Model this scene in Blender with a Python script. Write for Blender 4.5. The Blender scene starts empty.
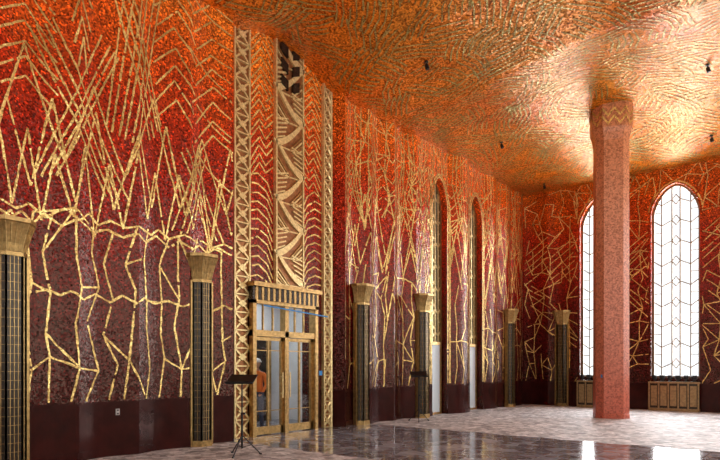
import bpy, math, random
from mathutils import Vector, Matrix
random.seed(7)
scene = bpy.context.scene
scene.view_settings.view_transform = 'Standard'
COL = scene.collection
L = 22.9      # far wall y
RX = 14.0     # right wall x
BY = -5.0     # back wall y
TOP = 10.3
DADO = 0.97

# ------------------------------------------------------------------ helpers
class MB:
    def __init__(s): s.v=[]; s.f=[]; s.m=[]
    def quad(s,a,b,c,d,mi=0):
        n=len(s.v); s.v+= [tuple(a),tuple(b),tuple(c),tuple(d)]; s.f.append((n,n+1,n+2,n+3)); s.m.append(mi)
    def poly(s,pts,mi=0):
        n=len(s.v); s.v+=[tuple(p) for p in pts]; s.f.append(tuple(range(n,n+len(pts)))); s.m.append(mi)
    def hexa(s,p,mi=0):
        n=len(s.v); s.v+=[tuple(q) for q in p]
        for f in ((0,3,2,1),(4,5,6,7),(0,1,5,4),(1,2,6,5),(2,3,7,6),(3,0,4,7)):
            s.f.append(tuple(n+i for i in f)); s.m.append(mi)
    def box(s,x0,x1,y0,y1,z0,z1,mi=0):
        s.hexa([(x0,y0,z0),(x1,y0,z0),(x1,y1,z0),(x0,y1,z0),(x0,y0,z1),(x1,y0,z1),(x1,y1,z1),(x0,y1,z1)],mi)
    def loft(s,rings,mi=0,caps=True,closed=True):
        n0=len(s.v); k=len(rings[0])
        for r in rings: s.v+=[tuple(p) for p in r]
        for i in range(len(rings)-1):
            for j in range(k if closed else k-1):
                a=n0+i*k+j; b=n0+i*k+(j+1)%k
                s.f.append((a,b,b+k,a+k)); s.m.append(mi)
        if caps:
            s.f.append(tuple(n0+j for j in reversed(range(k)))); s.m.append(mi)
            s.f.append(tuple(n0+(len(rings)-1)*k+j for j in range(k))); s.m.append(mi)
    def tube(s,a,b,r,n=8,mi=0,r2=None):
        a=Vector(a); b=Vector(b); d=(b-a).normalized()
        up=Vector((0,0,1)) if abs(d.z)<.9 else Vector((1,0,0))
        x=d.cross(up).normalized(); y=d.cross(x)
        r2=r if r2 is None else r2
        R=[]
        for p,rr in((a,r),(b,r2)):
            R.append([p+x*math.cos(t*2*math.pi/n)*rr+y*math.sin(t*2*math.pi/n)*rr for t in range(n)])
        s.loft(R,mi)
    def obj(s,name,mats,parent=None,smooth=False,loc=None,rotz=0,recalc=True):
        me=bpy.data.meshes.new(name); me.from_pydata(s.v,[],s.f)
        for m in (mats if isinstance(mats,(list,tuple)) else [mats]): me.materials.append(m)
        for p,mi in zip(me.polygons,s.m): p.material_index=mi; p.use_smooth=smooth
        me.update()
        if recalc:
            import bmesh
            bm=bmesh.new(); bm.from_mesh(me); bmesh.ops.recalc_face_normals(bm,faces=bm.faces); bm.to_mesh(me); bm.free()
        o=bpy.data.objects.new(name,me); COL.objects.link(o)
        if loc: o.location=loc
        o.rotation_euler[2]=rotz
        if parent: o.parent=parent
        return o
def empty(name,loc=(0,0,0),rotz=0):
    o=bpy.data.objects.new(name,None); o.empty_display_size=.2; o.location=loc; o.rotation_euler[2]=rotz; COL.objects.link(o); return o

# ------------------------------------------------------------------ materials
class NT:
    def __init__(s,name):
        s.mat=bpy.data.materials.new(name); s.mat.use_nodes=True; s.t=s.mat.node_tree; s.n=s.t.nodes
        s.b=s.n['Principled BSDF']; s.out=s.n['Material Output']
    def node(s,typ,**kw):
        n=s.n.new(typ)
        for k,v in kw.items(): setattr(n,k,v)
        return n
    def link(s,a,b): s.t.links.new(a,b)
    def setin(s,sock,v):
        if isinstance(v,bpy.types.NodeSocket): s.link(v,sock)
        else: sock.default_value=v
    def math(s,op,a,b=0.0,c=None,clamp=False):
        n=s.node('ShaderNodeMath',operation=op); n.use_clamp=clamp
        s.setin(n.inputs[0],a); s.setin(n.inputs[1],b)
        if c is not None: s.setin(n.inputs[2],c)
        return n.outputs[0]
    def vmath(s,op,a,b=None,scale=None):
        n=s.node('ShaderNodeVectorMath',operation=op); s.setin(n.inputs[0],a)
        if b is not None: s.setin(n.inputs[1],b)
        if scale is not None: s.setin(n.inputs['Scale'],scale)
        return n.outputs[0]
    def pos(s): return s.node('ShaderNodeNewGeometry').outputs['Position']
    def sep(s,v):
        n=s.node('ShaderNodeSeparateXYZ'); s.link(v,n.inputs[0]); return n.outputs
    def mix(s,f,a,b,blend='MIX'):
        n=s.node('ShaderNodeMix',data_type='RGBA',blend_type=blend)
        s.setin(n.inputs[0],f); s.setin(n.inputs[6],a); s.setin(n.inputs[7],b); return n.outputs[2]
    def ramp(s,f,stops,interp='LINEAR'):
        n=s.node('ShaderNodeValToRGB'); r=n.color_ramp; r.interpolation=interp
        while len(r.elements)<len(stops): r.elements.new(.5)
        for e,(p,c) in zip(r.elements,stops): e.position=p; e.color=(c[0],c[1],c[2],1) if len(c)==3 else c
        s.link(f,n.inputs[0]); return n.outputs[0]
    def vor(s,v,scale,feature='F1'):
        n=s.node('ShaderNodeTexVoronoi',feature=feature); s.link(v,n.inputs['Vector']); n.inputs['Scale'].default_value=scale; return n.outputs
    def noise(s,v,scale,detail=3,rough=.55):
        n=s.node('ShaderNodeTexNoise'); s.link(v,n.inputs['Vector']); n.inputs['Scale'].default_value=scale
        n.inputs['Detail'].default_value=detail; n.inputs['Roughness'].default_value=rough; return n.outputs
    def mapr(s,v,a,b,c=0.,d=1.):
        n=s.node('ShaderNodeMapRange'); s.setin(n.inputs[0],v)
        for i,x in zip((1,2,3,4),(a,b,c,d)): n.inputs[i].default_value=x
        return n.outputs[0]
    def jitter_normal(s,vcol,amt):
        d=s.vmath('SUBTRACT',vcol,(.5,.5,.5)); d=s.vmath('SCALE',d,scale=amt)
        g=s.node('ShaderNodeNewGeometry').outputs['Normal']
        n=s.vmath('NORMALIZE',s.vmath('ADD',g,d)); s.link(n,s.b.inputs['Normal'])

def simple(name,col,rough=.5,metal=0.,var=0.,scale=8,**kw):
    t=NT(name); t.b.inputs['Roughness'].default_value=rough; t.b.inputs['Metallic'].default_value=metal
    if var:
        n=t.noise(t.pos(),scale,4)[0]
        a=[max(0,c*(1-var)) for c in col]; b=[min(1,c*(1+var)) for c in col]
        t.link(t.ramp(n,[(.3,a),(.7,b)]),t.b.inputs['Base Color'])
    else: t.b.inputs['Base Color'].default_value=(*col,1)
    return t.mat

def mat_mosaic(name,dark=1.0):
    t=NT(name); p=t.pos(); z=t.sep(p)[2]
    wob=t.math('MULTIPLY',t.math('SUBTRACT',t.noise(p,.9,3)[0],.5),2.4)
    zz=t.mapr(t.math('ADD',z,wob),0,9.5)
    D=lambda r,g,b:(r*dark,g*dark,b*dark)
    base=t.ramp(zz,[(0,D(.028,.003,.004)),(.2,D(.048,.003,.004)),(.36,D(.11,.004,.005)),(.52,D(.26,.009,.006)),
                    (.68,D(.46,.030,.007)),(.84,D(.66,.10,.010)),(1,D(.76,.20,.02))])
    v=t.vor(p,36)
    tv=t.sep(v['Color'])[0]
    k=t.ramp(tv,[(0,(.15,.15,.15)),(.55,(.9,.9,.9)),(.90,(1.6,1.6,1.6)),(1,(3.4,3.6,3.0))])
    base=t.mix(1.0,base,k,'MULTIPLY')
    t.link(base,t.b.inputs['Base Color'])
    t.b.inputs['Roughness'].default_value=.24
    t.b.inputs['Specular IOR Level'].default_value=.5
    t.b.inputs['Specular Tint'].default_value=(1,.60,.45,1)
    t.jitter_normal(v['Color'],.26)
    return t.mat
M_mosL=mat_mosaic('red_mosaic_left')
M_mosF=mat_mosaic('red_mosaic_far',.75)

def mat_gold(name,col=(.92,.66,.22),rough=.30,jit=.4,metal=.5):
    t=NT(name); p=t.pos(); v=t.vor(p,42)
    k=t.ramp(t.sep(v['Color'])[0],[(0,(.40,.32,.25)),(.5,(.95,.95,.95)),(1,(1.25,1.3,1.45))])
    n=t.noise(p,1.1,2)[0]
    c=t.mix(1.,(*col,1),k,'MULTIPLY')
    c=t.mix(1.,c,t.ramp(n,[(.3,(.6,.55,.45)),(.6,(1.1,1.1,1.1))]),'MULTIPLY')  # broad noise dims the gold in places, uneven light reflection put into its colour
    t.link(c,t.b.inputs['Base Color'])
    t.b.inputs['Metallic'].default_value=metal; t.b.inputs['Roughness'].default_value=rough
    t.jitter_normal(v['Color'],jit); return t.mat
M_gold=mat_gold('gold_tesserae')
M_goldF=mat_gold('antique_gold_tesserae',(.84,.57,.18))
M_goldC=mat_gold('ceiling_gold_tesserae',(.46,.35,.10),.34,.35,.45)

def mat_ceiling():
    t=NT('ceiling_mosaic'); p=t.pos()
    big=t.noise(p,.8,4)[0]
    base=t.ramp(big,[(.3,(.58,.125,.008)),(.5,(.70,.21,.014)),(.7,(.62,.25,.03))])
    x=t.sep(p)[0]
    base=t.mix(t.mapr(x,0,4,.7,0),base,(.66,.125,.006,1))
    v=t.vor(p,26)
    base=t.mix(1.,base,t.ramp(t.sep(v['Color'])[1],[(0,(.28,.23,.2)),(.5,(.95,.95,.95)),(1,(1.4,1.4,1.4))]),'MULTIPLY')
    t.link(base,t.b.inputs['Base Color'])
    t.b.inputs['Metallic'].default_value=.15
    t.b.inputs['Roughness'].default_value=.30
    t.b.inputs['Specular Tint'].default_value=(1,.85,.65,1)
    t.jitter_normal(v['Color'],.26)
    return t.mat
M_ceil=mat_ceiling()

def mat_marble(name,c1,c2,rough=.12,scale=2.5):
    t=NT(name); p=t.pos(); n=t.noise(p,scale,6,.65)[0]
    t.link(t.ramp(n,[(.35,c1),(.65,c2)]),t.b.inputs['Base Color']); t.b.inputs['Roughness'].default_value=rough
    t.b.inputs['Specular Tint'].default_value=(1,.6,.5,1); t.b.inputs['Specular IOR Level'].default_value=.3; return t.mat
M_dado=mat_marble('maroon_marble',(.018,.003,.003),(.038,.006,.005),.22)

def mat_column():
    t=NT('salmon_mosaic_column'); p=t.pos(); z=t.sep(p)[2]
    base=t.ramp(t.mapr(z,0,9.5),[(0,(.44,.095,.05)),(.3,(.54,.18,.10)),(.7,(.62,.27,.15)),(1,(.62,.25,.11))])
    v=t.vor(p,24)
    base=t.mix(1.,base,t.ramp(t.sep(v['Color'])[0],[(0,(.6,.5,.45)),(.5,(1,1,1)),(1,(1.25,1.25,1.25))]),'MULTIPLY')
    t.link(base,t.b.inputs['Base Color']); t.b.inputs['Roughness'].default_value=.33
    t.jitter_normal(v['Color'],.03); return t.mat
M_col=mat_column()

def mat_floor():
    t=NT('terrazzo_mosaic_floor'); p=t.pos(); s=t.sep(p)
    n1=t.noise(p,2.2,7,.75)[0]; v=t.vor(p,8)
    pale=t.ramp(n1,[(.36,(.22,.19,.185)),(.47,(.46,.44,.43)),(.54,(.66,.65,.65)),(.64,(.38,.33,.32))])
    pale=t.mix(1.,pale,t.ramp(t.sep(v['Color'])[0],[(0,(.45,.45,.47)),(1,(1.4,1.38,1.38))]),'MULTIPLY')
    n2=t.noise(p,3.2,5,.6)[0]
    br=t.vor(p,3.1,'DISTANCE_TO_EDGE')['Distance']
    pol=t.ramp(n2,[(.3,(.05,.05,.058)),(.5,(.16,.155,.17)),(.68,(.38,.38,.43))])
    vv=t.vor(p,3.1)['Color']
    pol=t.mix(.5,pol,t.ramp(t.sep(vv)[0],[(0,(.04,.038,.05)),(.5,(.21,.20,.235)),(1,(.56,.57,.64))]))
    pol=t.mix(t.math('LESS_THAN',br,.02),pol,(.48,.47,.48,1))
    fx=t.math('FRACT',t.math('MULTIPLY',s[0],1/.9)); fy=t.math('FRACT',t.math('MULTIPLY',s[1],1/.9))
    g=t.math('MAXIMUM',t.math('LESS_THAN',fx,.022),t.math('LESS_THAN',fy,.022))
    pol=t.mix(g,pol,(.05,.045,.05,1))
    wob=t.math('MULTIPLY',t.math('SUBTRACT',t.noise(p,2.,3)[0],.5),.5)
    yy=t.math('ADD',s[1],wob)
    m=t.math('MULTIPLY',t.math('GREATER_THAN',yy,7.7),t.math('LESS_THAN',yy,12.4))
    t.link(t.mix(m,pale,pol),t.b.inputs['Base Color'])
    t.link(t.mapr(m,0,1,.6,.12),t.b.inputs['Roughness'])
    t.link(t.mapr(m,0,1,.5,.4),t.b.inputs['Specular IOR Level'])
    return t.mat
M_floor=mat_floor()
M_bronze=simple('brushed_bronze',(.44,.27,.10),.30,.8,.35,14)
M_bowl=simple('aged_brass',(.42,.27,.10),.32,.8,.35,14)
M_palegold=simple('pale_gilt_metal',(.84,.61,.28),.34,.5,.3,18)
M_darkb=simple('dark_bronze',(.040,.028,.018),.26,.5,.3,12)
M_rad=simple('radiator_bronze',(.30,.20,.09),.4,.7,.3,12)
M_black=simple('black_metal',(.012,.012,.013),.4,.3)
M_white=simple('white_plaster',(.72,.73,.74),.7,0,.06,3)
M_tape=simple('blue_masking_tape',(.02,.22,.55),.6)
M_lat=simple('window_bronze',(.24,.18,.11),.4,.4,.2,9)
M_plate=simple('outlet_plate',(.45,.42,.40),.4)
def mat_glass(name,tint,refl=.12):
    t=NT(name); n=t.n; tr=n.new('ShaderNodeBsdfTransparent'); tr.inputs[0].default_value=(*tint,1)
    gl=n.new('ShaderNodeBsdfGlossy'); gl.inputs['Roughness'].default_value=.03
    mx=n.new('ShaderNodeMixShader'); mx.inputs[0].default_value=refl
    t.link(tr.outputs[0],mx.inputs[1]); t.link(gl.outputs[0],mx.inputs[2]); t.link(mx.outputs[0],t.out.inputs[0]); return t.mat
M_glass=mat_glass('clear_glass',(.95,.97,.97),.08)
M_glassd=mat_glass('smoked_glass',(.05,.045,.035),.25)

# ------------------------------------------------------------------ wall profiles
def flute(u,u0,u1,n,amp):
    s=(u-u0)/(u1-u0)*n; s=s-math.floor(s)
    return -amp*math.sin(math.pi*s)
N0,N1,NR=7.75,11.2,-.42
def fL(u):
    if u<N0: return flute(u,N0-11,N0,10,.14)
    if u<N1: return NR+0.0
    if u<11.36: return NR+(u-N1)/.16*(-NR)
    if u<14.75: return flute(u,11.36,14.75,3,.20)
    if u<16.7: return 0.
    if u<18.2: return .25*math.sin(math.pi*(u-16.7)/1.5)
    if u<19.3: return 0.
    return flute(u,19.3,L,3,-.14)
def fF(u):
    if u<2.1: return flute(u,0,2.1,2,.06)
    return 0.
def PL(u,z,o=0.): return (fL(u)+o,u,z)
def PF(u,z,o=0.): return (u,L-fF(u)-o,z)
def PR(u,z,o=0.): return (RX-o,u,z)
def PB(u,z,o=0.): return (u,BY+o,z)

class Op:
    def __init__(s,u0,u1,zs,zsp,rise,depth=.4): s.u0,s.u1,s.zs,s.zsp,s.rise,s.depth=u0,u1,zs,zsp,rise,depth
    def top(s,u):
        t=abs((u-(s.u0+s.u1)/2)/((s.u1-s.u0)/2)); t=min(1,t)
        return s.zsp+s.rise*(1-t**1.8)**.66 if s.rise else s.zsp
    def outline(s,n=20,inset=0.):
        a,b=s.u0,s.u1; pts=[(a,s.zs)]
        for i in range(n+1):
            th=math.pi*(1-i/n); u=(a+b)/2+math.cos(th)*(b-a)/2; pts.append((u,s.top(u)))
        pts.append((b,s.zs))
        if inset:
            c=(a+b)/2; hw=(b-a)/2; k=(hw-inset)/hw
            pts=[(c+(u-c)*k, z if i not in range(1,len(pts)-1) else z-inset*.9) for i,(u,z) in enumerate(pts)]
            pts[0]=(pts[0][0],s.zs+inset); pts[-1]=(pts[-1][0],s.zs+inset)
        return pts
def wall(name,P,ua,ub,ops,mat,breaks=(),split=DADO,step=.06,top=TOP):
    us=set(); n=int((ub-ua)/step)
    for i in range(n+1): us.add(round(ua+(ub-ua)*i/n,4))
    for b in breaks: us.add(b)
    for o in ops:
        us|={o.u0,o.u1}
        for i in range(25): us.add(round((o.u0+o.u1)/2+math.cos(math.pi*i/24)*(o.u1-o.u0)/2,4))
    us=sorted(us); m=MB()
    def strip(a,b,z0a,z0b,z1a,z1b):
        if max(z1a,z1b)<=min(z0a,z0b)+1e-5: return
        if z0a<split<z1a and z0a==z0b:
            m.quad(P(a,z0a),P(b,z0b),P(b,split),P(a,split),1); z0a=z0b=split; mi=0
        else: mi=1 if z1a<=split else 0
        m.quad(P(a,z0a),P(b,z0b),P(b,z1b),P(a,z1a),mi)
    for a,b in zip(us[:-1],us[1:]):
        if b-a<1e-4: continue
        c=(a+b)/2; op=next((o for o in ops if o.u0<=c<=o.u1),None)
        if not op: strip(a,b,0,0,top,top)
        else:
            if op.zs>0.01: strip(a,b,0,0,op.zs,op.zs)
            strip(a,b,op.top(a),op.top(b),top,top)
    for o in ops:
        out=o.outline(24); out=out+[out[0]] if o.zs>0.01 else out
        for (u1,z1),(u2,z2) in zip(out[:-1],out[1:]):
            m.quad(P(u1,z1),P(u2,z2),P(u2,z2,-o.depth),P(u1,z1,-o.depth),0)
    return m.obj(name,[mat,M_dado],recalc=False)

W=1.55
winF=[Op(2.36+2.55*k,2.36+2.55*k+W,1.17,7.15,1.0) for k in range(4)]
winL=[Op(15.70,16.63,0,6.75,1.0,.3),Op(18.25,19.18,0,6.75,1.0,.3)]
winR=[Op(-3+3.6*k,-3+3.6*k+2.2,1.17,7.05,1.1) for k in range(7)]
winB=[Op(1.2+3.2*k,1.2+3.2*k+1.9,1.17,7.05,1.1) for k in range(4)]
doorO=Op(8.45,10.5,0,3.42,0,.3)
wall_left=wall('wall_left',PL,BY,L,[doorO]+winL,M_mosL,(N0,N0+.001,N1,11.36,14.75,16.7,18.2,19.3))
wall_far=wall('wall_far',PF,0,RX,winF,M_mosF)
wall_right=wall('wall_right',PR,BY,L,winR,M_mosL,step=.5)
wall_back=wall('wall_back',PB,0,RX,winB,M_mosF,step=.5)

# ------------------------------------------------------------------ floor & ceiling
m=MB(); m.box(-3.2,RX+.6,BY-.6,L+.6,-.2,0); m.obj('floor',M_floor)
def S(t): t=max(0,min(1,t)); return t*t*(3-2*t)
def Hc(x,y):
    d=S(min(x,RX-x)/4.2); e=S((L-y)/4.2)
    h=8.72+.33*S((11.3-y)/3.2)
    h+=.42*math.exp(-((y-9.75)/1.3)**4)*math.exp(-(max(0,x+.4)/1.3)**2)
    h+=d*e*(.72+.16*abs(math.sin(math.pi*(y-3.9)/5.1))-.25*S((11-y)/4)) 
    h+=.10*e*math.sin(x*1.25+.6)*S(x/2)
    return h
m=MB(); nx,ny=130,240
xs=[-.9+(RX+1.5)*i/nx for i in range(nx+1)]; ys=[BY-.4+(L-BY+.8)*j/ny for j in range(ny+1)]
for j in range(ny+1):
    for i in range(nx+1): m.v.append((xs[i],ys[j],Hc(xs[i],ys[j])))
for j in range(ny):
    for i in range(nx):
        a=j*(nx+1)+i; m.f.append((a,a+nx+1,a+nx+2,a+1)); m.m.append(0)
ceiling=m.obj('ceiling',M_ceil,smooth=True,recalc=False)

# ------------------------------------------------------------------ gold mosaic lines
class Inlay:
    def __init__(s,P,ztop,lim,excl=(),zmin=DADO+.03,step=.06,off=.006): s.P=P; s.m=MB(); s.ztop=ztop; s.lim=lim; s.excl=excl; s.zmin=zmin; s.step=step; s.off=off
    def ok(s,u,z):
        if not(s.lim[0]<=u<=s.lim[1]) or z<s.zmin or z>s.ztop: return False
        for o in s.excl:
            if o.u0-.06<u<o.u1+.06 and z<o.top(u)+.08 and z>o.zs-.1: return False
        return True
    def line(s,pts,w=.035,jit=.005,gap=.02):
        for (a,b),(c,d) in zip(pts[:-1],pts[1:]):
            ln=math.hypot(c-a,d-b)
            if ln<1e-4: continue
            n=max(1,int(ln/s.step)); nxu,nxz=-(d-b)/ln,(c-a)/ln
            prev=None
            for i in range(n+1):
                t=i/n; j=random.uniform(-jit,jit); ww=w*random.uniform(.32,.62)
                u=a+(c-a)*t+nxu*j; z=b+(d-b)*t+nxz*j
                cur=((u+nxu*ww,z+nxz*ww),(u-nxu*ww,z-nxz*ww))
                if prev and random.random()>gap and s.ok(*cur[0]) and s.ok(*cur[1]) and s.ok(*prev[0]):
                    o=s.off; s.m.quad(s.P(*prev[0],o),s.P(*prev[1],o),s.P(*cur[1],o),s.P(*cur[0],o))
                prev=cur
    def bundle(s,p1,p2,q1,q2,n,w=.035,r1=None,r2=None,jj=.03):
        for i in range(n):
            t=i/(n-1) if n>1 else 0
            f=lambda a,b:(a[0]+(b[0]-a[0])*t+random.uniform(-jj,jj),a[1]+(b[1]-a[1])*t+random.uniform(-jj,jj))
            pts=[f(p1,p2),f(q1,q2)]
            if r1: pts.append(f(r1,r2))
            s.line(pts,w)
    def web(s,u0,u1,z0,z1,cu,cz,w,diag=.25,horiz=.75,vert=.9,jit=.28):
        """connected angular web: jittered lattice with some members left out"""
        nu=max(1,round((u1-u0)/cu)); nz=max(1,round((z1-z0)/cz)); cu=(u1-u0)/nu; cz=(z1-z0)/nz
        P=[[(u0+(i+(.5 if j%2 else 0)*.6)*cu+random.uniform(-jit,jit)*cu, z0+j*cz+random.uniform(-jit,jit)*cz*(0 if j==0 else 1)) for j in range(nz+1)] for i in range(nu+1)]
        for i in range(nu+1):
            for j in range(nz+1):
                if j<nz and random.random()<vert: s.line([P[i][j],P[i][j+1]],w)
                if i<nu and j>0 and random.random()<horiz: s.line([P[i][j],P[i+1][j]],w)
                if i<nu and j<nz and random.random()<diag:
                    s.line([P[i][j],P[i+1][j+1]] if random.random()<.5 else [P[i+1][j],P[i][j+1]],w)
    def done(s,name,parent,mat=None): return s.m.obj(name,mat or M_gold,parent=parent,recalc=False)

def J(a): return random.uniform(-a,a)
def spikes(I,u0,u1,lo,hi,a,b,w):
    u=u0+random.random()*.1; up=0; pts=[]
    while u<u1+b: pts.append((u,(hi if up else lo)+J(.3))); u+=random.uniform(a,b); up=1-up
    I.line(pts,w)
def module(I,c,hw,w=.05,seed=0):
    """mirrored repeat of the angular tree motif, c=centre, hw=half width"""
    random.seed(seed)
    def mir(pts,w=w,jj=.05):
        for sg in (1,-1):
            if random.random()<.10: continue
            I.line([(c+sg*hw*x+J(jj),z+J(jj)) for x,z in pts],w)
    I.web(c-hw,c+hw,1.0,4.3,.32,.66,w,.22,.42,.92,.24)
    spikes(I,c-hw,c+hw,4.2,5.4,.16,.30,w); spikes(I,c-hw,c+hw,4.6,6.2,.28,.42,w)
    mir([(.25,4.2),(.62,5.6),(.9,7.0)]); mir([(1.,4.4),(.6,5.8),(.2,7.4)])
    I.web(c-hw,c+hw,5.9,9.0,.38,.62,w,.35,.45,.8,.34)
    for k in range(4):
        a=.16+.2*k; mir([(.02,5.4+.05*k),(a*.6,6.6),(a,7.6+J(.1)),(a*.85,9.2)],w*.9)
    for k in range(6):
        z0=6.0+.30*k; mir([(.45,z0+.35),(.72,z0),(1.0,z0+.2)],w*.9)

# large near bay
I=Inlay(PL,9.3,(BY+.2,N0-.03)); random.seed(29)
w=.036
I.web(3.0,7.75,1.0,4.1,.33,.62,w,.18,.36,.95,.24)
for z0,am in ((2.80,.06),(3.98,.08),(4.12,.08)):
    u=3.0; pts=[]
    while u<7.9: pts.append((u,z0+(am if len(pts)%2 else -am)*random.uniform(.3,1.3))); u+=random.uniform(.15,.30)
    I.line(pts,w*1.1)
spikes(I,3.0,7.75,4.1,5.3,.18,.30,w); spikes(I,3.0,7.75,4.3,6.0,.30,.46,w); spikes(I,3.0,7.75,4.9,6.5,.45,.6,w)
w=.034
I.bundle((3.80,4.7),(4.15,4.7),(4.95,7.4),(5.25,7.1),4,w)
I.bundle((5.35,4.6),(5.0,4.6),(4.1,7.3),(3.75,7.0),4,w)
I.bundle((3.0,7.6),(3.0,5.7),(3.65,8.15),(3.7,6.2),8,w,r1=(4.15,7.6),r2=(4.15,5.8))
I.bundle((4.2,8.9),(4.45,6.6),(4.5,9.2),(4.55,7.2),7,w,r1=(4.85,8.9),r2=(4.65,6.6))
I.bundle((5.0,5.8),(5.55,5.6),(5.4,8.9),(6.15,8.9),6,w)
I.bundle((5.3,8.9),(4.95,8.9),(6.1,6.2),(5.85,5.8),4,w)
I.bundle((5.95,6.3),(5.95,8.7),(6.35,6.8),(6.35,9.2),8,w,r1=(6.75,6.3),r2=(6.75,8.65),jj=.06)
I.bundle((6.75,5.75),(6.75,8.65),(7.25,6.35),(7.25,9.1),9,w,r1=(7.72,6.1),r2=(7.72,8.9),jj=.06)
I.bundle((7.7,5.2),(7.5,8.6),(6.9,5.9),(6.5,9.0),4,w,jj=.08)
I.bundle((6.3,4.2),(6.6,4.2),(6.9,6.1),(7.1,5.9),3,w); I.bundle((7.5,4.2),(7.2,4.2),(6.7,6.0),(6.5,5.8),3,w)
for c,s in ((1.95,31),(-.2,32),(-2.4,33)): module(I,c,1.05,.036,s)
I.done('gold_inlay_near_bay',wall_left)
I=Inlay(PL,9.2,(11.37,L-.05),winL)
for i,(c,hw) in enumerate(((12.3,.95),(14.1,.8),(15.7,.8),(17.45,.85),(19.2,.85),(20.9,.8),(22.3,.6))): module(I,c,hw,.034,40+i)
for o in winL:
    out=o.outline(16); cc=(o.u0+o.u1)/2
    for k in (.05,.13):
        s_=Inlay(PL,9.2,(11,L)); s_.m=I.m
        s_.line([(cc+(u-cc)*(1+k*2.2),z+(k if z>2 else 0)) for u,z in out],.055)
I.done('gold_inlay_far_bays',wall_left,M_goldF)
I=Inlay(PF,9.2,(.05,RX-.1),winF)
random.seed(5)
for a,b in ((.1,2.25),(4.0,4.85),(6.5,7.4),(9.1,9.9),(11.6,13.8)):
    I.web(a,b,1.0,8.6,.38,.54,.032,.34,.55,.8,.34)
    n=max(1,round((b-a)/.9)); d=(b-a)/n
    for i in range(n):
        x=a+d*i; z=random.uniform(4.5,6.5); I.bundle((x,z),(x,z+1.2),(x+d*.9,z+.7),(x+d*.9,z+1.9),5,.030,jj=.05)
        z=random.uniform(2,3.5); I.bundle((x+d,z),(x+d,z+.9),(x+d*.2,z+.6),(x+d*.2,z+1.5),3,.030,jj=.05)
I.web(2.2,13.8,7.9,8.8,.42,.4,.03,.3,.6,.6,.3)
for o in winF:
    out=o.outline(16)[1:-1]; I2=Inlay(PF,9.2,(0,RX)); I2.m=I.m; cc=(o.u0+o.u1)/2
    I2.line([(cc+(u-cc)*1.10,z+.07) for u,z in out],.05)
I.done('gold_inlay_far_wall',wall_far,M_goldF)
# ceiling strokes: patches of parallel strokes at varying angles
random.seed(77)
I=Inlay(lambda u,v,o:(u,v,Hc(u,v)-o),L-.1,(.05,RX-.1),(),2.0,.14,.016)
yy=2.2; row=0
while yy<L:
    xx=.2+(row%2)*.35
    while xx<12.5:
        ang=random.choice((.35,-.5,1.1,-1.15,.05,.8,-.85))+J(.25); ca,sa=math.cos(ang),math.sin(ang)
        cx=xx+J(.15); cy=yy+J(.15); ln=random.uniform(.38,.68); k=random.choice((4,5,5)); bend=J(.5)
        for i in range(k):
            o_=(i-(k-1)/2)*.145; l1=ln*random.uniform(.6,1.05)
            bx,by=cx-sa*o_,cy+ca*o_
            c2,s2=math.cos(ang+bend),math.sin(ang+bend)
            I.line([(bx-ca*l1,by-sa*l1),(bx,by),(bx+c2*l1,by+s2*l1)],.038,.006,.04)
        xx+=.84
    yy+=.72; row+=1
I.done('gold_inlay_ceiling',ceiling,M_goldC)

# ------------------------------------------------------------------ door niche ornament
C=9.70
I=Inlay(PL,9.7,(8.5,10.93),(doorO,)); random.seed(3)
for sg in (1,-1):
    for k in range(30):
        z=3.55+.21*k
        if k<12: pts=[(C+sg*.50,z-.28),(C+sg*.68,z+.04),(C+sg*.95,z+.18),(C+sg*1.2,z+.12)]
        elif k<21: pts=[(C+sg*.50,z+.26),(C+sg*.72,z+.02),(C+sg*.92,z+.22),(C+sg*1.2,z-.16)]
        else: pts=[(C+sg*.50,z-.2),(C+sg*.86,z+.18),(C+sg*1.2,z-.22)]
        I.line([(a+J(.02),b+J(.03)) for a,b in pts],.036,.004,.02)
I.done('gold_inlay_door_bay',wall_left)
def flatpoly(m,P,pts,o0,o1,mi):
    m.poly([P(u,z,o1) for u,z in pts],mi)
    for (a,b),(c2,d) in zip(pts,pts[1:]+pts[:1]): m.quad(P(a,b,o0),P(c2,d,o0),P(c2,d,o1),P(a,b,o1),mi)
def bar(m,P,a,b,w,o0,o1,mi=0):
    ln=math.hypot(b[0]-a[0],b[1]-a[1])
    if ln<1e-5: return
    nu,nz=-(b[1]-a[1])/ln*w/2,(b[0]-a[0])/ln*w/2
    q=[(a[0]+nu,a[1]+nz),(a[0]-nu,a[1]-nz),(b[0]-nu,b[1]-nz),(b[0]+nu,b[1]+nz)]
    m.hexa([P(u,z,o0) for u,z in q]+[P(u,z,o1) for u,z in q],mi)
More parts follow.
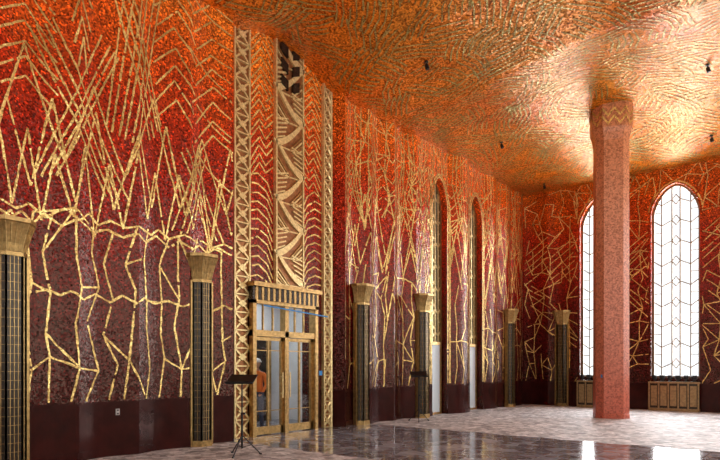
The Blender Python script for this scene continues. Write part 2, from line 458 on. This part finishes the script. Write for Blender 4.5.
def strip_ornament(name,P,u0,u1,z0,z1,pitch,o,kind,parent):
    m=MB(); c=(u0+u1)/2; hw=(u1-u0)/2
    m.hexa([P(u0,z0,.0),P(u1,z0,.0),P(u1,z1,.0),P(u0,z1,.0),P(u0,z0,o),P(u1,z0,o),P(u1,z1,o),P(u0,z1,o)],1)
    for e in (u0,u1): bar(m,P,(e,z0),(e,z1),.04,0,o+.05,0)
    z=z0; i=0
    while z+pitch<=z1+.01:
        if kind=='leaf':
            d=1 if i%2 else -1
            pa=[];pb=[]
            for k in range(7):
                t=k/6; uu=c+d*hw*(-.92+1.8*t); zz=z+pitch*(t**1.6)
                pa.append((uu,zz)); pb.append((uu-d*hw*.30*(1-.5*t),zz+pitch*.12*(1-t)+.05))
            for k in range(6):
                flatpoly(m,P,[pa[k],pa[k+1],pb[k+1],pb[k]],o,o+.05,0)
            for k in range(5):
                f=.08+.17*k
                bar(m,P,(c-d*hw*.93,z+pitch*(f+.22)),(c-d*hw*(.40-.36*f),z+pitch*(f+.36)),.036,o,o+.04,0)
            for k in range(4):
                bar(m,P,(c+d*hw*(.0+.2*k),z+pitch*.0),(c+d*hw*.93,z+pitch*(.62-.16*k)),.036,o,o+.035,0 if k%2 else 2)
            bar(m,P,(c-hw,z),(c+hw,z),.03,o,o+.03,0)
        else:
            bar(m,P,(u0,z),(u1,z+pitch),.045,o,o+.03,0); bar(m,P,(u1,z),(u0,z+pitch),.045,o,o+.04,0)
            flatpoly(m,P,[(c,z+pitch*.3),(c+hw*.6,z+pitch*.5),(c,z+pitch*.7),(c-hw*.6,z+pitch*.5)],o,o+.05,0)
            bar(m,P,(u0,z),(u1,z),.03,o,o+.05,0)
        z+=pitch; i+=1
    return m.obj(name,[M_palegold,M_redback,M_bronze],parent=parent)
M_redback=simple('bronze_ground',(.32,.13,.045),.36,.5,.4,10)
strip_ornament('gilt_leaf_grille',PL,C-.45,C+.45,3.55,9.5,.66,.05,'leaf',wall_left)
strip_ornament('gilt_fret_strip_near',PL,8.02,8.44,0.0,9.3,.40,.04,'x',wall_left)
strip_ornament('gilt_fret_strip_far',PL,10.93,11.19,0.0,9.3,.34,.04,'x',wall_left)
m=MB()
for k in range(3):
    z=8.25+.40*k
    for sg in (1,-1):
        flatpoly(m,PL,[(C+sg*.08,z),(C+sg*.30,z+.1),(C+sg*.30,z+.34),(C+sg*.08,z+.24)],.05,.112,0)
m.obj('dark_glazed_lights',M_darkb,parent=wall_left)

# ------------------------------------------------------------------ door
door=empty('door_1',(0,0,0))
def PD(u,z,o=0.): return (-.34+o,u,z)
m=MB(); D0,D1=8.42,10.55; dc=(D0+D1)/2
def db(u0,u1,z0,z1,o0=-.06,o1=.08,mi=0):
    m.hexa([PD(u0,z0,o0),PD(u1,z0,o0),PD(u1,z1,o0),PD(u0,z1,o0),PD(u0,z0,o1),PD(u1,z0,o1),PD(u1,z1,o1),PD(u0,z1,o1)],mi)
for u0,u1 in ((D0,D0+.10),(D1-.10,D1)): db(u0,u1,0,3.30,-.08,.14)
db(dc-.06,dc+.06,0,3.05,-.06,.12)
db(D0,D1,2.28,2.42,-.06,.12); db(D0,D1,3.02,3.10,-.06,.14)
n=26
for i in range(n):
    a=D0-.02+(D1-D0+.04)*i/n; b=D0-.02+(D1-D0+.04)*(i+1)/n
    db(a+.008,b-.008,3.10,3.42,-.05,.14+.05*math.sin(math.pi*(i+.5)/n),0 if i%2 else 1)
db(D0-.05,D1+.05,3.40,3.50,-.08,.24)
m.obj('frame',[M_bronze,M_darkb],parent=door)
m=MB()
for a,b in ((D0+.10,dc-.06),(dc+.06,D1-.10)):
    for u0,u1 in ((a,a+.06),(b-.06,b)): db(u0,u1,.02,2.27,-.03,.04)
    db(a,b,.02,.20,-.03,.04); db(a,b,2.19,2.27,-.03,.04)
    mid=(a+b)/2
    db(mid-.02,mid+.02,.2,2.2,-.02,.035)
    for z in (.55,1.95): db(a+.06,b-.06,z,z+.02,-.01,.02)
    for k in (1,2): 
        u=a+(b-a)*k/3; db(u-.014,u+.014,2.42,3.02,-.02,.03)
m.obj('leaves',[M_bronze],parent=door)
m=MB()
for sg in (-1,1):
    u=dc+sg*.12
    for z in (.95,1.35): m.tube(PD(u,z,.03),PD(u,z,.10),.012)
    m.tube(PD(u,.85,.10),PD(u,1.45,.10),.016)
m.obj('pull_handles',M_palegold,parent=door)
m=MB()
for a,b in ((D0+.10,dc-.06),(dc+.06,D1-.10)): m.quad(PD(a,.1),PD(b,.1),PD(b,3.05),PD(a,3.05))
m.obj('glass',M_glass,parent=door)
m=MB(); bar(m,PD,(D0+.25,2.98),(D1+.30,2.86),.03,.20,.205); bar(m,PD,(D1+.04,1.42),(D1+.16,1.42),.12,.13,.135)
m.obj('blue_tape',M_tape,parent=door)
m=MB(); 
m.quad((-3,7.6,0),(-3,12,0),(-3,12,3.6),(-3,7.6,3.6)); m.quad((-.8,7.6,0),(-3,7.6,0),(-3,7.6,3.6),(-.8,7.6,3.6))
m.quad((-.8,12,0),(-3,12,0),(-3,12,3.6),(-.8,12,3.6))
m.obj('wall_vestibule',M_white)
m=MB(); m.quad((-.72,7.6,3.6),(-3,7.6,3.6),(-3,12,3.6),(-.72,12,3.6)); m.obj('ceiling_vestibule',M_white)
m=MB()
for y0,y1,z0,z1 in ((10.0,10.12,0,2.5),(11.3,11.42,0,2.5),(10.0,11.42,2.4,2.52),(10.68,10.74,0,2.4)): m.box(-2.99,-2.9,y0,y1,z0,z1,0)
m.box(-2.985,-2.95,10.12,11.3,0,2.4,1)
m.obj('door_2',[M_bronze,M_darkb])

# ------------------------------------------------------------------ windows
def window(name,P,o,off,style='far'):
    par=empty(name); m=MB()
    hw=(o.u1-o.u0)/2; c=(o.u0+o.u1)/2
    out=o.outline(24); inn=o.outline(24,.07)
    for i in range(len(out)):
        j=(i+1)%len(out)
        A=[P(*out[i],off),P(*out[j],off),P(*inn[j],off),P(*inn[i],off)]
        B=[P(*out[i],off+.07),P(*out[j],off+.07),P(*inn[j],off+.07),P(*inn[i],off+.07)]
        m.hexa(A+B)
    m.obj('frame',M_lat if style!='left' else M_bronze,parent=par)
    m=MB()
    for s in (-.60,-.17,.17,.60):
        u=c+s*hw; bar(m,P,(u,o.zs+.05),(u,o.top(u)-.05),.042,off+.01,off+.05)
    z=o.zs+.35; pitch=.74
    while z<o.zsp+.45:
        for sg in (1,-1):
            X=lambda s:c+sg*s*hw
            bar(m,P,(X(.95),z+.22),(X(.60),z+.02),.034,off+.015,off+.045)
            bar(m,P,(X(.60),z+.02),(X(.17),z+.18),.034,off+.015,off+.045)
            bar(m,P,(X(.17),z+.18),(X(0),z+.36),.030,off+.015,off+.045)
            bar(m,P,(X(.17),z+.18),(X(0),z+.0),.030,off+.015,off+.045)
            bar(m,P,(X(.95),z+.50),(X(.60),z+.50),.024,off+.015,off+.045)
        z+=pitch
    m.obj('lattice',M_lat if style!='left' else M_palegold,parent=par)
    m=MB(); m.poly([P(u,z,off+.005) for u,z in out]); m.obj('glass',M_glass if style!='left' else M_glassd,parent=par,recalc=False)
    return par
wi=1
for o in winF: window('window_%d'%wi,PF,o,-.28); wi+=1
t_frost=simple('frosted_pane',(.55,.62,.66),.4)
for o in winL:
    w=window('window_%d'%wi,PL,o,-.27,'left'); wi+=1
    m=MB()
    bar(m,PL,(o.u0+.08,2.35),(o.u1-.08,2.35),.10,-.26,-.16,1)
    for u in (o.u0+.08,o.u1-.08): bar(m,PL,(u,0),(u,2.35),.08,-.26,-.18,1)
    m.quad(PL(o.u0+.08,.02,-.21),PL(o.u1-.08,.02,-.21),PL(o.u1-.08,2.3,-.21),PL(o.u0+.08,2.3,-.21),0)
    m.obj('lower_pane',[t_frost,M_bronze],parent=w,recalc=False)
for o in winR: window('window_%d'%wi,PR,o,-.28); wi+=1
for o in winB: window('window_%d'%wi,PB,o,-.28); wi+=1

# ------------------------------------------------------------------ trims
m=MB()
def dadocap(m,P,a,b,step=.1):
    n=int((b-a)/step)
    for i in range(n):
        u0=a+(b-a)*i/n; u1=a+(b-a)*(i+1)/n
        m.hexa([P(u0,DADO-.05,.0),P(u1,DADO-.05,.0),P(u1,DADO,.0),P(u0,DADO,.0),P(u0,DADO-.05,.02),P(u1,DADO-.05,.02),P(u1,DADO,.02),P(u0,DADO,.02)])
        m.hexa([P(u0,0,.0),P(u1,0,.0),P(u1,.14,.0),P(u0,.14,.0),P(u0,0,.03),P(u1,0,.03),P(u1,.14,.03),P(u0,.14,.03)])
for a,b in ((BY,N0),(11.36,15.68),(16.65,18.23),(19.2,L)): dadocap(m,PL,a,b)
m.obj('baseboard_left',M_dado)
m=MB(); dadocap(m,PF,0,RX); m.obj('baseboard_far',M_dado)

# ------------------------------------------------------------------ sconces (local: x lateral, y outward)
def sconce(loc,rotz):
    par=empty('wall_sconce',loc,rotz)
    prof=[(-.21,0),(-.21,.12),(-.11,.25),(.11,.25),(.21,.12),(.21,0)]
    def ring(z,sx,sy): return [(x*sx,y*sy,z) for x,y in prof]
    m=MB(); m.loft([ring(0,1.12,1.12),ring(.12,1.12,1.12)],0); m.loft([ring(.12,1,1),ring(3.28,1,1)],1)
    for sx in (-1,1): m.box(sx*.235-.03,sx*.235+.03,0,.12,.0,3.3,0)
    for (x0,y0),(x1,y1) in zip(prof[:-1],prof[1:]):
        dx,dy=x1-x0,y1-y0; ln=math.hypot(dx,dy)
        k=max(2,int(ln/.055))
        for i in range(k+1):
            x=x0+dx*i/k; y=y0+dy*i/k; r=.011 if i in (0,k) else .0045
            m.box(x-r,x+r,y-r,y+r+.002,.12,3.28,0)
    z=.3
    while z<3.25:
        m.loft([ring(z,1.010,1.010),ring(z+.006,1.010,1.010)],0); z+=.135
    m.obj('shaft',[M_bowl,M_darkb],parent=par)
    m=MB(); R=[(3.26,1.10),(3.32,1.10),(3.33,1.02),(3.45,1.12),(3.60,1.30),(3.74,1.52),(3.76,1.60),(3.82,1.60)]
    m.loft([ring(z,s,s) for z,s in R],0)
    for (x0,y0),(x1,y1) in zip(prof[:-1],prof[1:]):
        for i in range(4):
            t=i/4; x=x0+(x1-x0)*t; y=y0+(y1-y0)*t
            for (za,sa),(zb,sb) in zip(R[2:5],R[3:6]):
                m.tube((x*sa,y*sa,za),(x*sb,y*sb,zb),.010,5,0)
    m.obj('flared_bowl',M_bowl,parent=par)
    return par
for y in (3.40,6.9,12.15,14.98,21.1): sconce((fL(y)+.0,y,0),-math.pi/2)
sconce((1.65,L-fF(1.65)-.0,0),math.pi)

# ------------------------------------------------------------------ column
colp=empty('octagonal_column',(4.64,18.7,0))
def octr(r,z,rot=0.):
    # octagonal pier: four broad faces with narrower chamfered corners
    out=[]
    for q in range(4):
        for s_ in (-1,1):
            t=rot+q*math.pi/2+math.pi/4+s_*math.radians(15)
            out.append((r*math.cos(t),r*math.sin(t),z))
    return out
RO=.42; CT=Hc(4.64,18.7); K0=CT-1.0
m=MB(); a=.555
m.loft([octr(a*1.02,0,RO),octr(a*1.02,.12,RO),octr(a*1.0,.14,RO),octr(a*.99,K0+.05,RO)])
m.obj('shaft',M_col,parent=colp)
m=MB()
m.loft([octr(a*.995,K0,RO),octr(a*1.08,K0+.22,RO),octr(a*1.17,K0+.36,RO),octr(a*1.20,CT+.1,RO)],0)
R8=octr(a*1.205,0,RO)
for i in range(8):
    p=R8[i]; q=R8[(i+1)%8]; ln=math.hypot(q[0]-p[0],q[1]-p[1]); nn=2 if ln>.4 else 1
    def Q(s,z): return (p[0]*(1-s)+q[0]*s,p[1]*(1-s)+q[1]*s,z)
    for k in range(2):
        z=K0+.40+.24*k
        for j in range(nn):
            for s0,s1,dz0,dz1 in ((0,.5,.22,0),(.5,1,0,.22)):
                sa=(j+s0)/nn; sb=(j+s1)/nn
                A,B=Q(sa,z+dz0),Q(sb,z+dz1); f=1.012
                A=(A[0]*f,A[1]*f,A[2]); B=(B[0]*f,B[1]*f,B[2])
                m.quad(A,B,(B[0],B[1],B[2]+.09),(A[0],A[1],A[2]+.09),1)
m.obj('capital',[M_col,M_gold],parent=colp)
m=MB(); 
pa,pb=None,None
pts=octr(a*1.012,0,RO); best=min(range(8),key=lambda i:(pts[i][1]+pts[(i+1)%8][1])-0.0*(i))
p,q=pts[best],pts[(best+1)%8]
P1=tuple(p[k]*.35+q[k]*.65 for k in range(2)); P2=tuple(p[k]*.15+q[k]*.85 for k in range(2))
m.quad((*P1,1.24),(*P2,1.24),(*P2,1.34),(*P1,1.34)); m.obj('blue_tape',M_tape,parent=colp)

# ------------------------------------------------------------------ radiator covers + uplights
for o in winF[:3]:
    m=MB(); a,b=o.u0,o.u1; y1=L-.045; y0=L-.30
    m.box(a,b,y0,y1,.03,.98,1); m.box(a-.03,b+.03,y0-.03,y1,.98,1.04,0); m.box(a-.02,b+.02,y0-.02,y1,0,.10,0)
    k=5
    for i in range(k+1):
        x=a+(b-a)*i/k; m.box(x-.025,x+.025,y0-.02,y0,.1,.98,0)
    for i in range(k):
        x=a+(b-a)*(i+.5)/k; m.box(x-.10,x+.10,y0-.012,y0,.18,.9,0)
    m.obj('radiator_cover',[M_rad,M_darkb])
    m=MB()
    for i in range(6):
        x=a+.15+i*.25; r=.07+.02*(i%2)
        rings=[]
        for z,s in ((1.04,.9),(1.06,.9),(1.07,.4),(1.12,.5),(1.13,1.0),(1.24,1.15),(1.27,.9)):
            rings.append([(x+r*s*math.cos(j*math.pi/5),L-.17+r*s*math.sin(j*math.pi/5),z) for j in range(10)])
        m.loft(rings)
    m.obj('sill_uplights',M_black)

# ------------------------------------------------------------------ stands
def stand(loc,rotz,h=1.36):
    m=MB(); m.tube((0,0,.12),(0,0,h),.014); m.tube((0,0,.12),(0,0,h*.55),.02)
    for k in range(3):
        t=k*2*math.pi/3+.4; c,s=math.cos(t),math.sin(t)
        m.tube((0,0,.36),(.17*c,.17*s,.18),.009); m.tube((.17*c,.17*s,.18),(.33*c,.33*s,.012),.011)
        m.tube((0,0,.14),(.17*c,.17*s,.18),.007); m.tube((.30*c,.30*s,.02),(.35*c,.35*s,.012),.016)
    m.tube((-.02,0,h*.55),(.06,0,h*.55),.02)
    tl=math.radians(28); cy,sy=math.cos(tl),math.sin(tl)
    def T(x,v,n): return (x, v*cy - n*sy, h+v*sy+n*cy)
    m.hexa([T(-.25,-.16,0),T(.25,-.16,0),T(.25,.16,0),T(-.25,.16,0),T(-.25,-.16,.012),T(.25,-.16,.012),T(.25,.16,.012),T(-.25,.16,.012)])
    m.hexa([T(-.25,-.17,0),T(.25,-.17,0),T(.25,-.16,0),T(-.25,-.16,0),T(-.25,-.17,.05),T(.25,-.17,.05),T(.25,-.16,.05),T(-.25,-.16,.05)])
    m.obj('music_stand',M_black,loc=loc,rotz=rotz)
stand((1.6,6.62,0),math.radians(30)); stand((.65,13.9,0),math.radians(40))

# ------------------------------------------------------------------ small things
for x,y in ((2.1,12.0),(1.5,17.6),(1.3,21.9),(7.4,17.4),(7.0,21.3),(6.2,9.5)):
    h=Hc(x,y); m=MB()
    m.tube((0,0,.02),(0,0,-.03),.05,12); m.tube((0,0,-.03),(0,0,-.10),.012,8)
    m.tube((0,0,-.08),(.03,.015,-.20),.045,12,r2=.055)
    m.obj('ceiling_spotlight',M_black,loc=(x,y,h))
m=MB(); u=5.2; m.box(0,.012,-.035,.035,-.055,.055,0); 
for dz in (-.03,.03): m.box(.012,.016,-.018,.018,dz-.012,dz+.012,1)
m.obj('electrical_outlet',[M_plate,M_black],loc=(fL(u)+.01,u,.78))

# ------------------------------------------------------------------ worker behind the door
def worker(loc,rotz):
    par=empty('construction_worker',loc,rotz)
    J3={'pel':(0,0,.95),'bel':(0,.0,1.08),'che':(0,.0,1.30),'nk':(0,0,1.47),'hd':(0,.01,1.56),
       'hl':(-.10,0,.90),'kl':(-.11,.03,.50),'al':(-.12,-.02,.09),'tl':(-.13,.15,.035),
       'hr':(.10,0,.90),'kr':(.12,.05,.50),'ar':(.13,.02,.09),'tr':(.14,.19,.035),
       'sl':(-.19,0,1.41),'el':(-.25,.0,1.13),'wl':(-.22,.16,.93),'pl':(-.21,.22,.90),
       'sr':(.19,0,1.41),'er':(.26,-.02,1.13),'wr':(.25,.10,.90),'pr':(.25,.14,.85)}
    rad={'pel':.15,'bel':.145,'che':.16,'nk':.06,'hd':.055,'hl':.095,'kl':.065,'al':.045,'tl':.035,'hr':.095,'kr':.065,'ar':.045,'tr':.035,
         'sl':.065,'el':.048,'wl':.03,'pl':.035,'sr':.065,'er':.048,'wr':.03,'pr':.035}
    E=[('pel','bel'),('bel','che'),('che','nk'),('nk','hd'),('pel','hl'),('hl','kl'),('kl','al'),('al','tl'),('pel','hr'),('hr','kr'),('kr','ar'),('ar','tr'),
       ('che','sl'),('sl','el'),('el','wl'),('wl','pl'),('che','sr'),('sr','er'),('er','wr'),('wr','pr')]
    ks=list(J3); me=bpy.data.meshes.new('body'); me.from_pydata([J3[k] for k in ks],[(ks.index(a),ks.index(b)) for a,b in E],[])
    o=bpy.data.objects.new('body',me); COL.objects.link(o); o.parent=par
    o.modifiers.new('Skin','SKIN'); 
    for i,k in enumerate(ks):
        sv=me.skin_vertices[0].data[i]; sv.radius=(rad[k],rad[k]*.8 if k in('pel','bel','che') else rad[k]); sv.use_root=(k=='pel')
    s=o.modifiers.new('Sub','SUBSURF'); s.levels=2; s.render_levels=2
    t=NT('work_clothes'); z=t.sep(t.pos())[2]
    c=t.ramp(t.mapr(z,0,2),[(0,(.03,.02,.015)),(.05,(.03,.04,.08)),(.475,(.85,.20,.02)),(.74,(.45,.25,.17))],'CONSTANT'); t.link(c,t.b.inputs['Base Color'])
    me.materials.append(t.mat)
    skin=simple('skin',(.48,.28,.19),.5); 
    for sx,w,p in ((-1,J3['wl'],J3['pl']),(1,J3['wr'],J3['pr'])):
        m=MB(); d=(Vector(p)-Vector(w)).normalized(); side=Vector((1,0,0))
        for f,(off,ln) in enumerate(((-.03,.07),(-.01,.085),(.01,.08),(.03,.06))):
            b=Vector(p)+side*off; k1=b+d*ln*.5; k2=k1+(d+Vector((0,0,-.5))).normalized()*ln*.5
            m.tube(b,k1,.009,6); m.tube(k1,k2,.009,6,r2=.006)
        b=Vector(w)+side*(-sx*.03)+d*.03; m.tube(b,b+(d+side*(-sx)*.8).normalized()*.06,.010,6,r2=.007)
        m.obj('fingers',skin,parent=par,smooth=True)
    m=MB(); hc=Vector((0,.02,1.66)); rings=[]
    for i in range(13):
        ph=-math.pi/2+math.pi*i/12; r=math.cos(ph); z=math.sin(ph)*.12
        taper=1-.22*max(0,-math.sin(ph)); ring=[]
        for j in range(16):
            th=j*math.pi/8; x=.076*r*taper*math.cos(th); y=.095*r*taper*math.sin(th)
            if abs(th-math.pi/2)<.1 and 5<=i<=6: y+=.022
            ring.append((hc.x+x,hc.y+y,hc.z+z))
        rings.append(ring)
    m.loft(rings)
    for sx in (-1,1): m.box(sx*.078-.008,sx*.078+.008,hc.y-.02,hc.y+.01,1.63,1.69)
    m.obj('head',skin,parent=par,smooth=True)
    m=MB(); rings=[]
    for i in range(8):
        ph=math.pi/2*i/7; rings.append([(.10*math.cos(ph)*math.cos(j*math.pi/10),.02+.125*math.cos(ph)*math.sin(j*math.pi/10),1.70+.10*math.sin(ph)) for j in range(20)])
    m.loft(rings); m.loft([[(.115*math.cos(j*math.pi/10),.03+.15*math.sin(j*math.pi/10),z) for j in range(20)] for z in (1.695,1.71)])
    m.obj('hard_hat',simple('hard_hat_plastic',(.8,.8,.78),.3),parent=par,smooth=True)
worker((-1.3,9.50,0),math.radians(200))

# ------------------------------------------------------------------ light
w=bpy.data.worlds.new('overcast_sky'); scene.world=w; w.use_nodes=True
bg=w.node_tree.nodes['Background']; bg.inputs[0].default_value=(.96,.98,1,1); bg.inputs[1].default_value=1.3
def area(name,loc,rot,sx,sy,pw,col=(1,.97,.93)):
    l=bpy.data.lights.new(name,'AREA'); l.shape='RECTANGLE'; l.size=sx; l.size_y=sy; l.energy=pw; l.color=col
    o=bpy.data.objects.new(name,l); o.location=loc; o.rotation_euler=rot; COL.objects.link(o)
for o in winF: area('window_daylight',((o.u0+o.u1)/2,L+.6,4.7),(math.radians(-90),0,0),1.6,7,580,(.98,.98,1))
for o in winR: area('window_daylight',(RX+.6,(o.u0+o.u1)/2,4.7),(0,math.radians(90),0),7,2.2,250,(1,.97,.92))
for o in winB: area('window_daylight',((o.u0+o.u1)/2,BY-.6,4.7),(math.radians(90),0,0),1.9,7,120,(1,.97,.92))
area('vestibule_lamp',(-2.0,9.8,3.55),(0,0,0),1.2,2.5,55,(.95,.98,1))

# ------------------------------------------------------------------ camera
cam=bpy.data.cameras.new('camera'); co=bpy.data.objects.new('camera',cam); COL.objects.link(co); scene.camera=co
cam.sensor_width=36; cam.lens=36*568/720; cam.shift_y=136/720; cam.clip_end=200
co.location=(9.64,0,1.6); co.rotation_euler=(math.radians(90),0,math.radians(38.8))
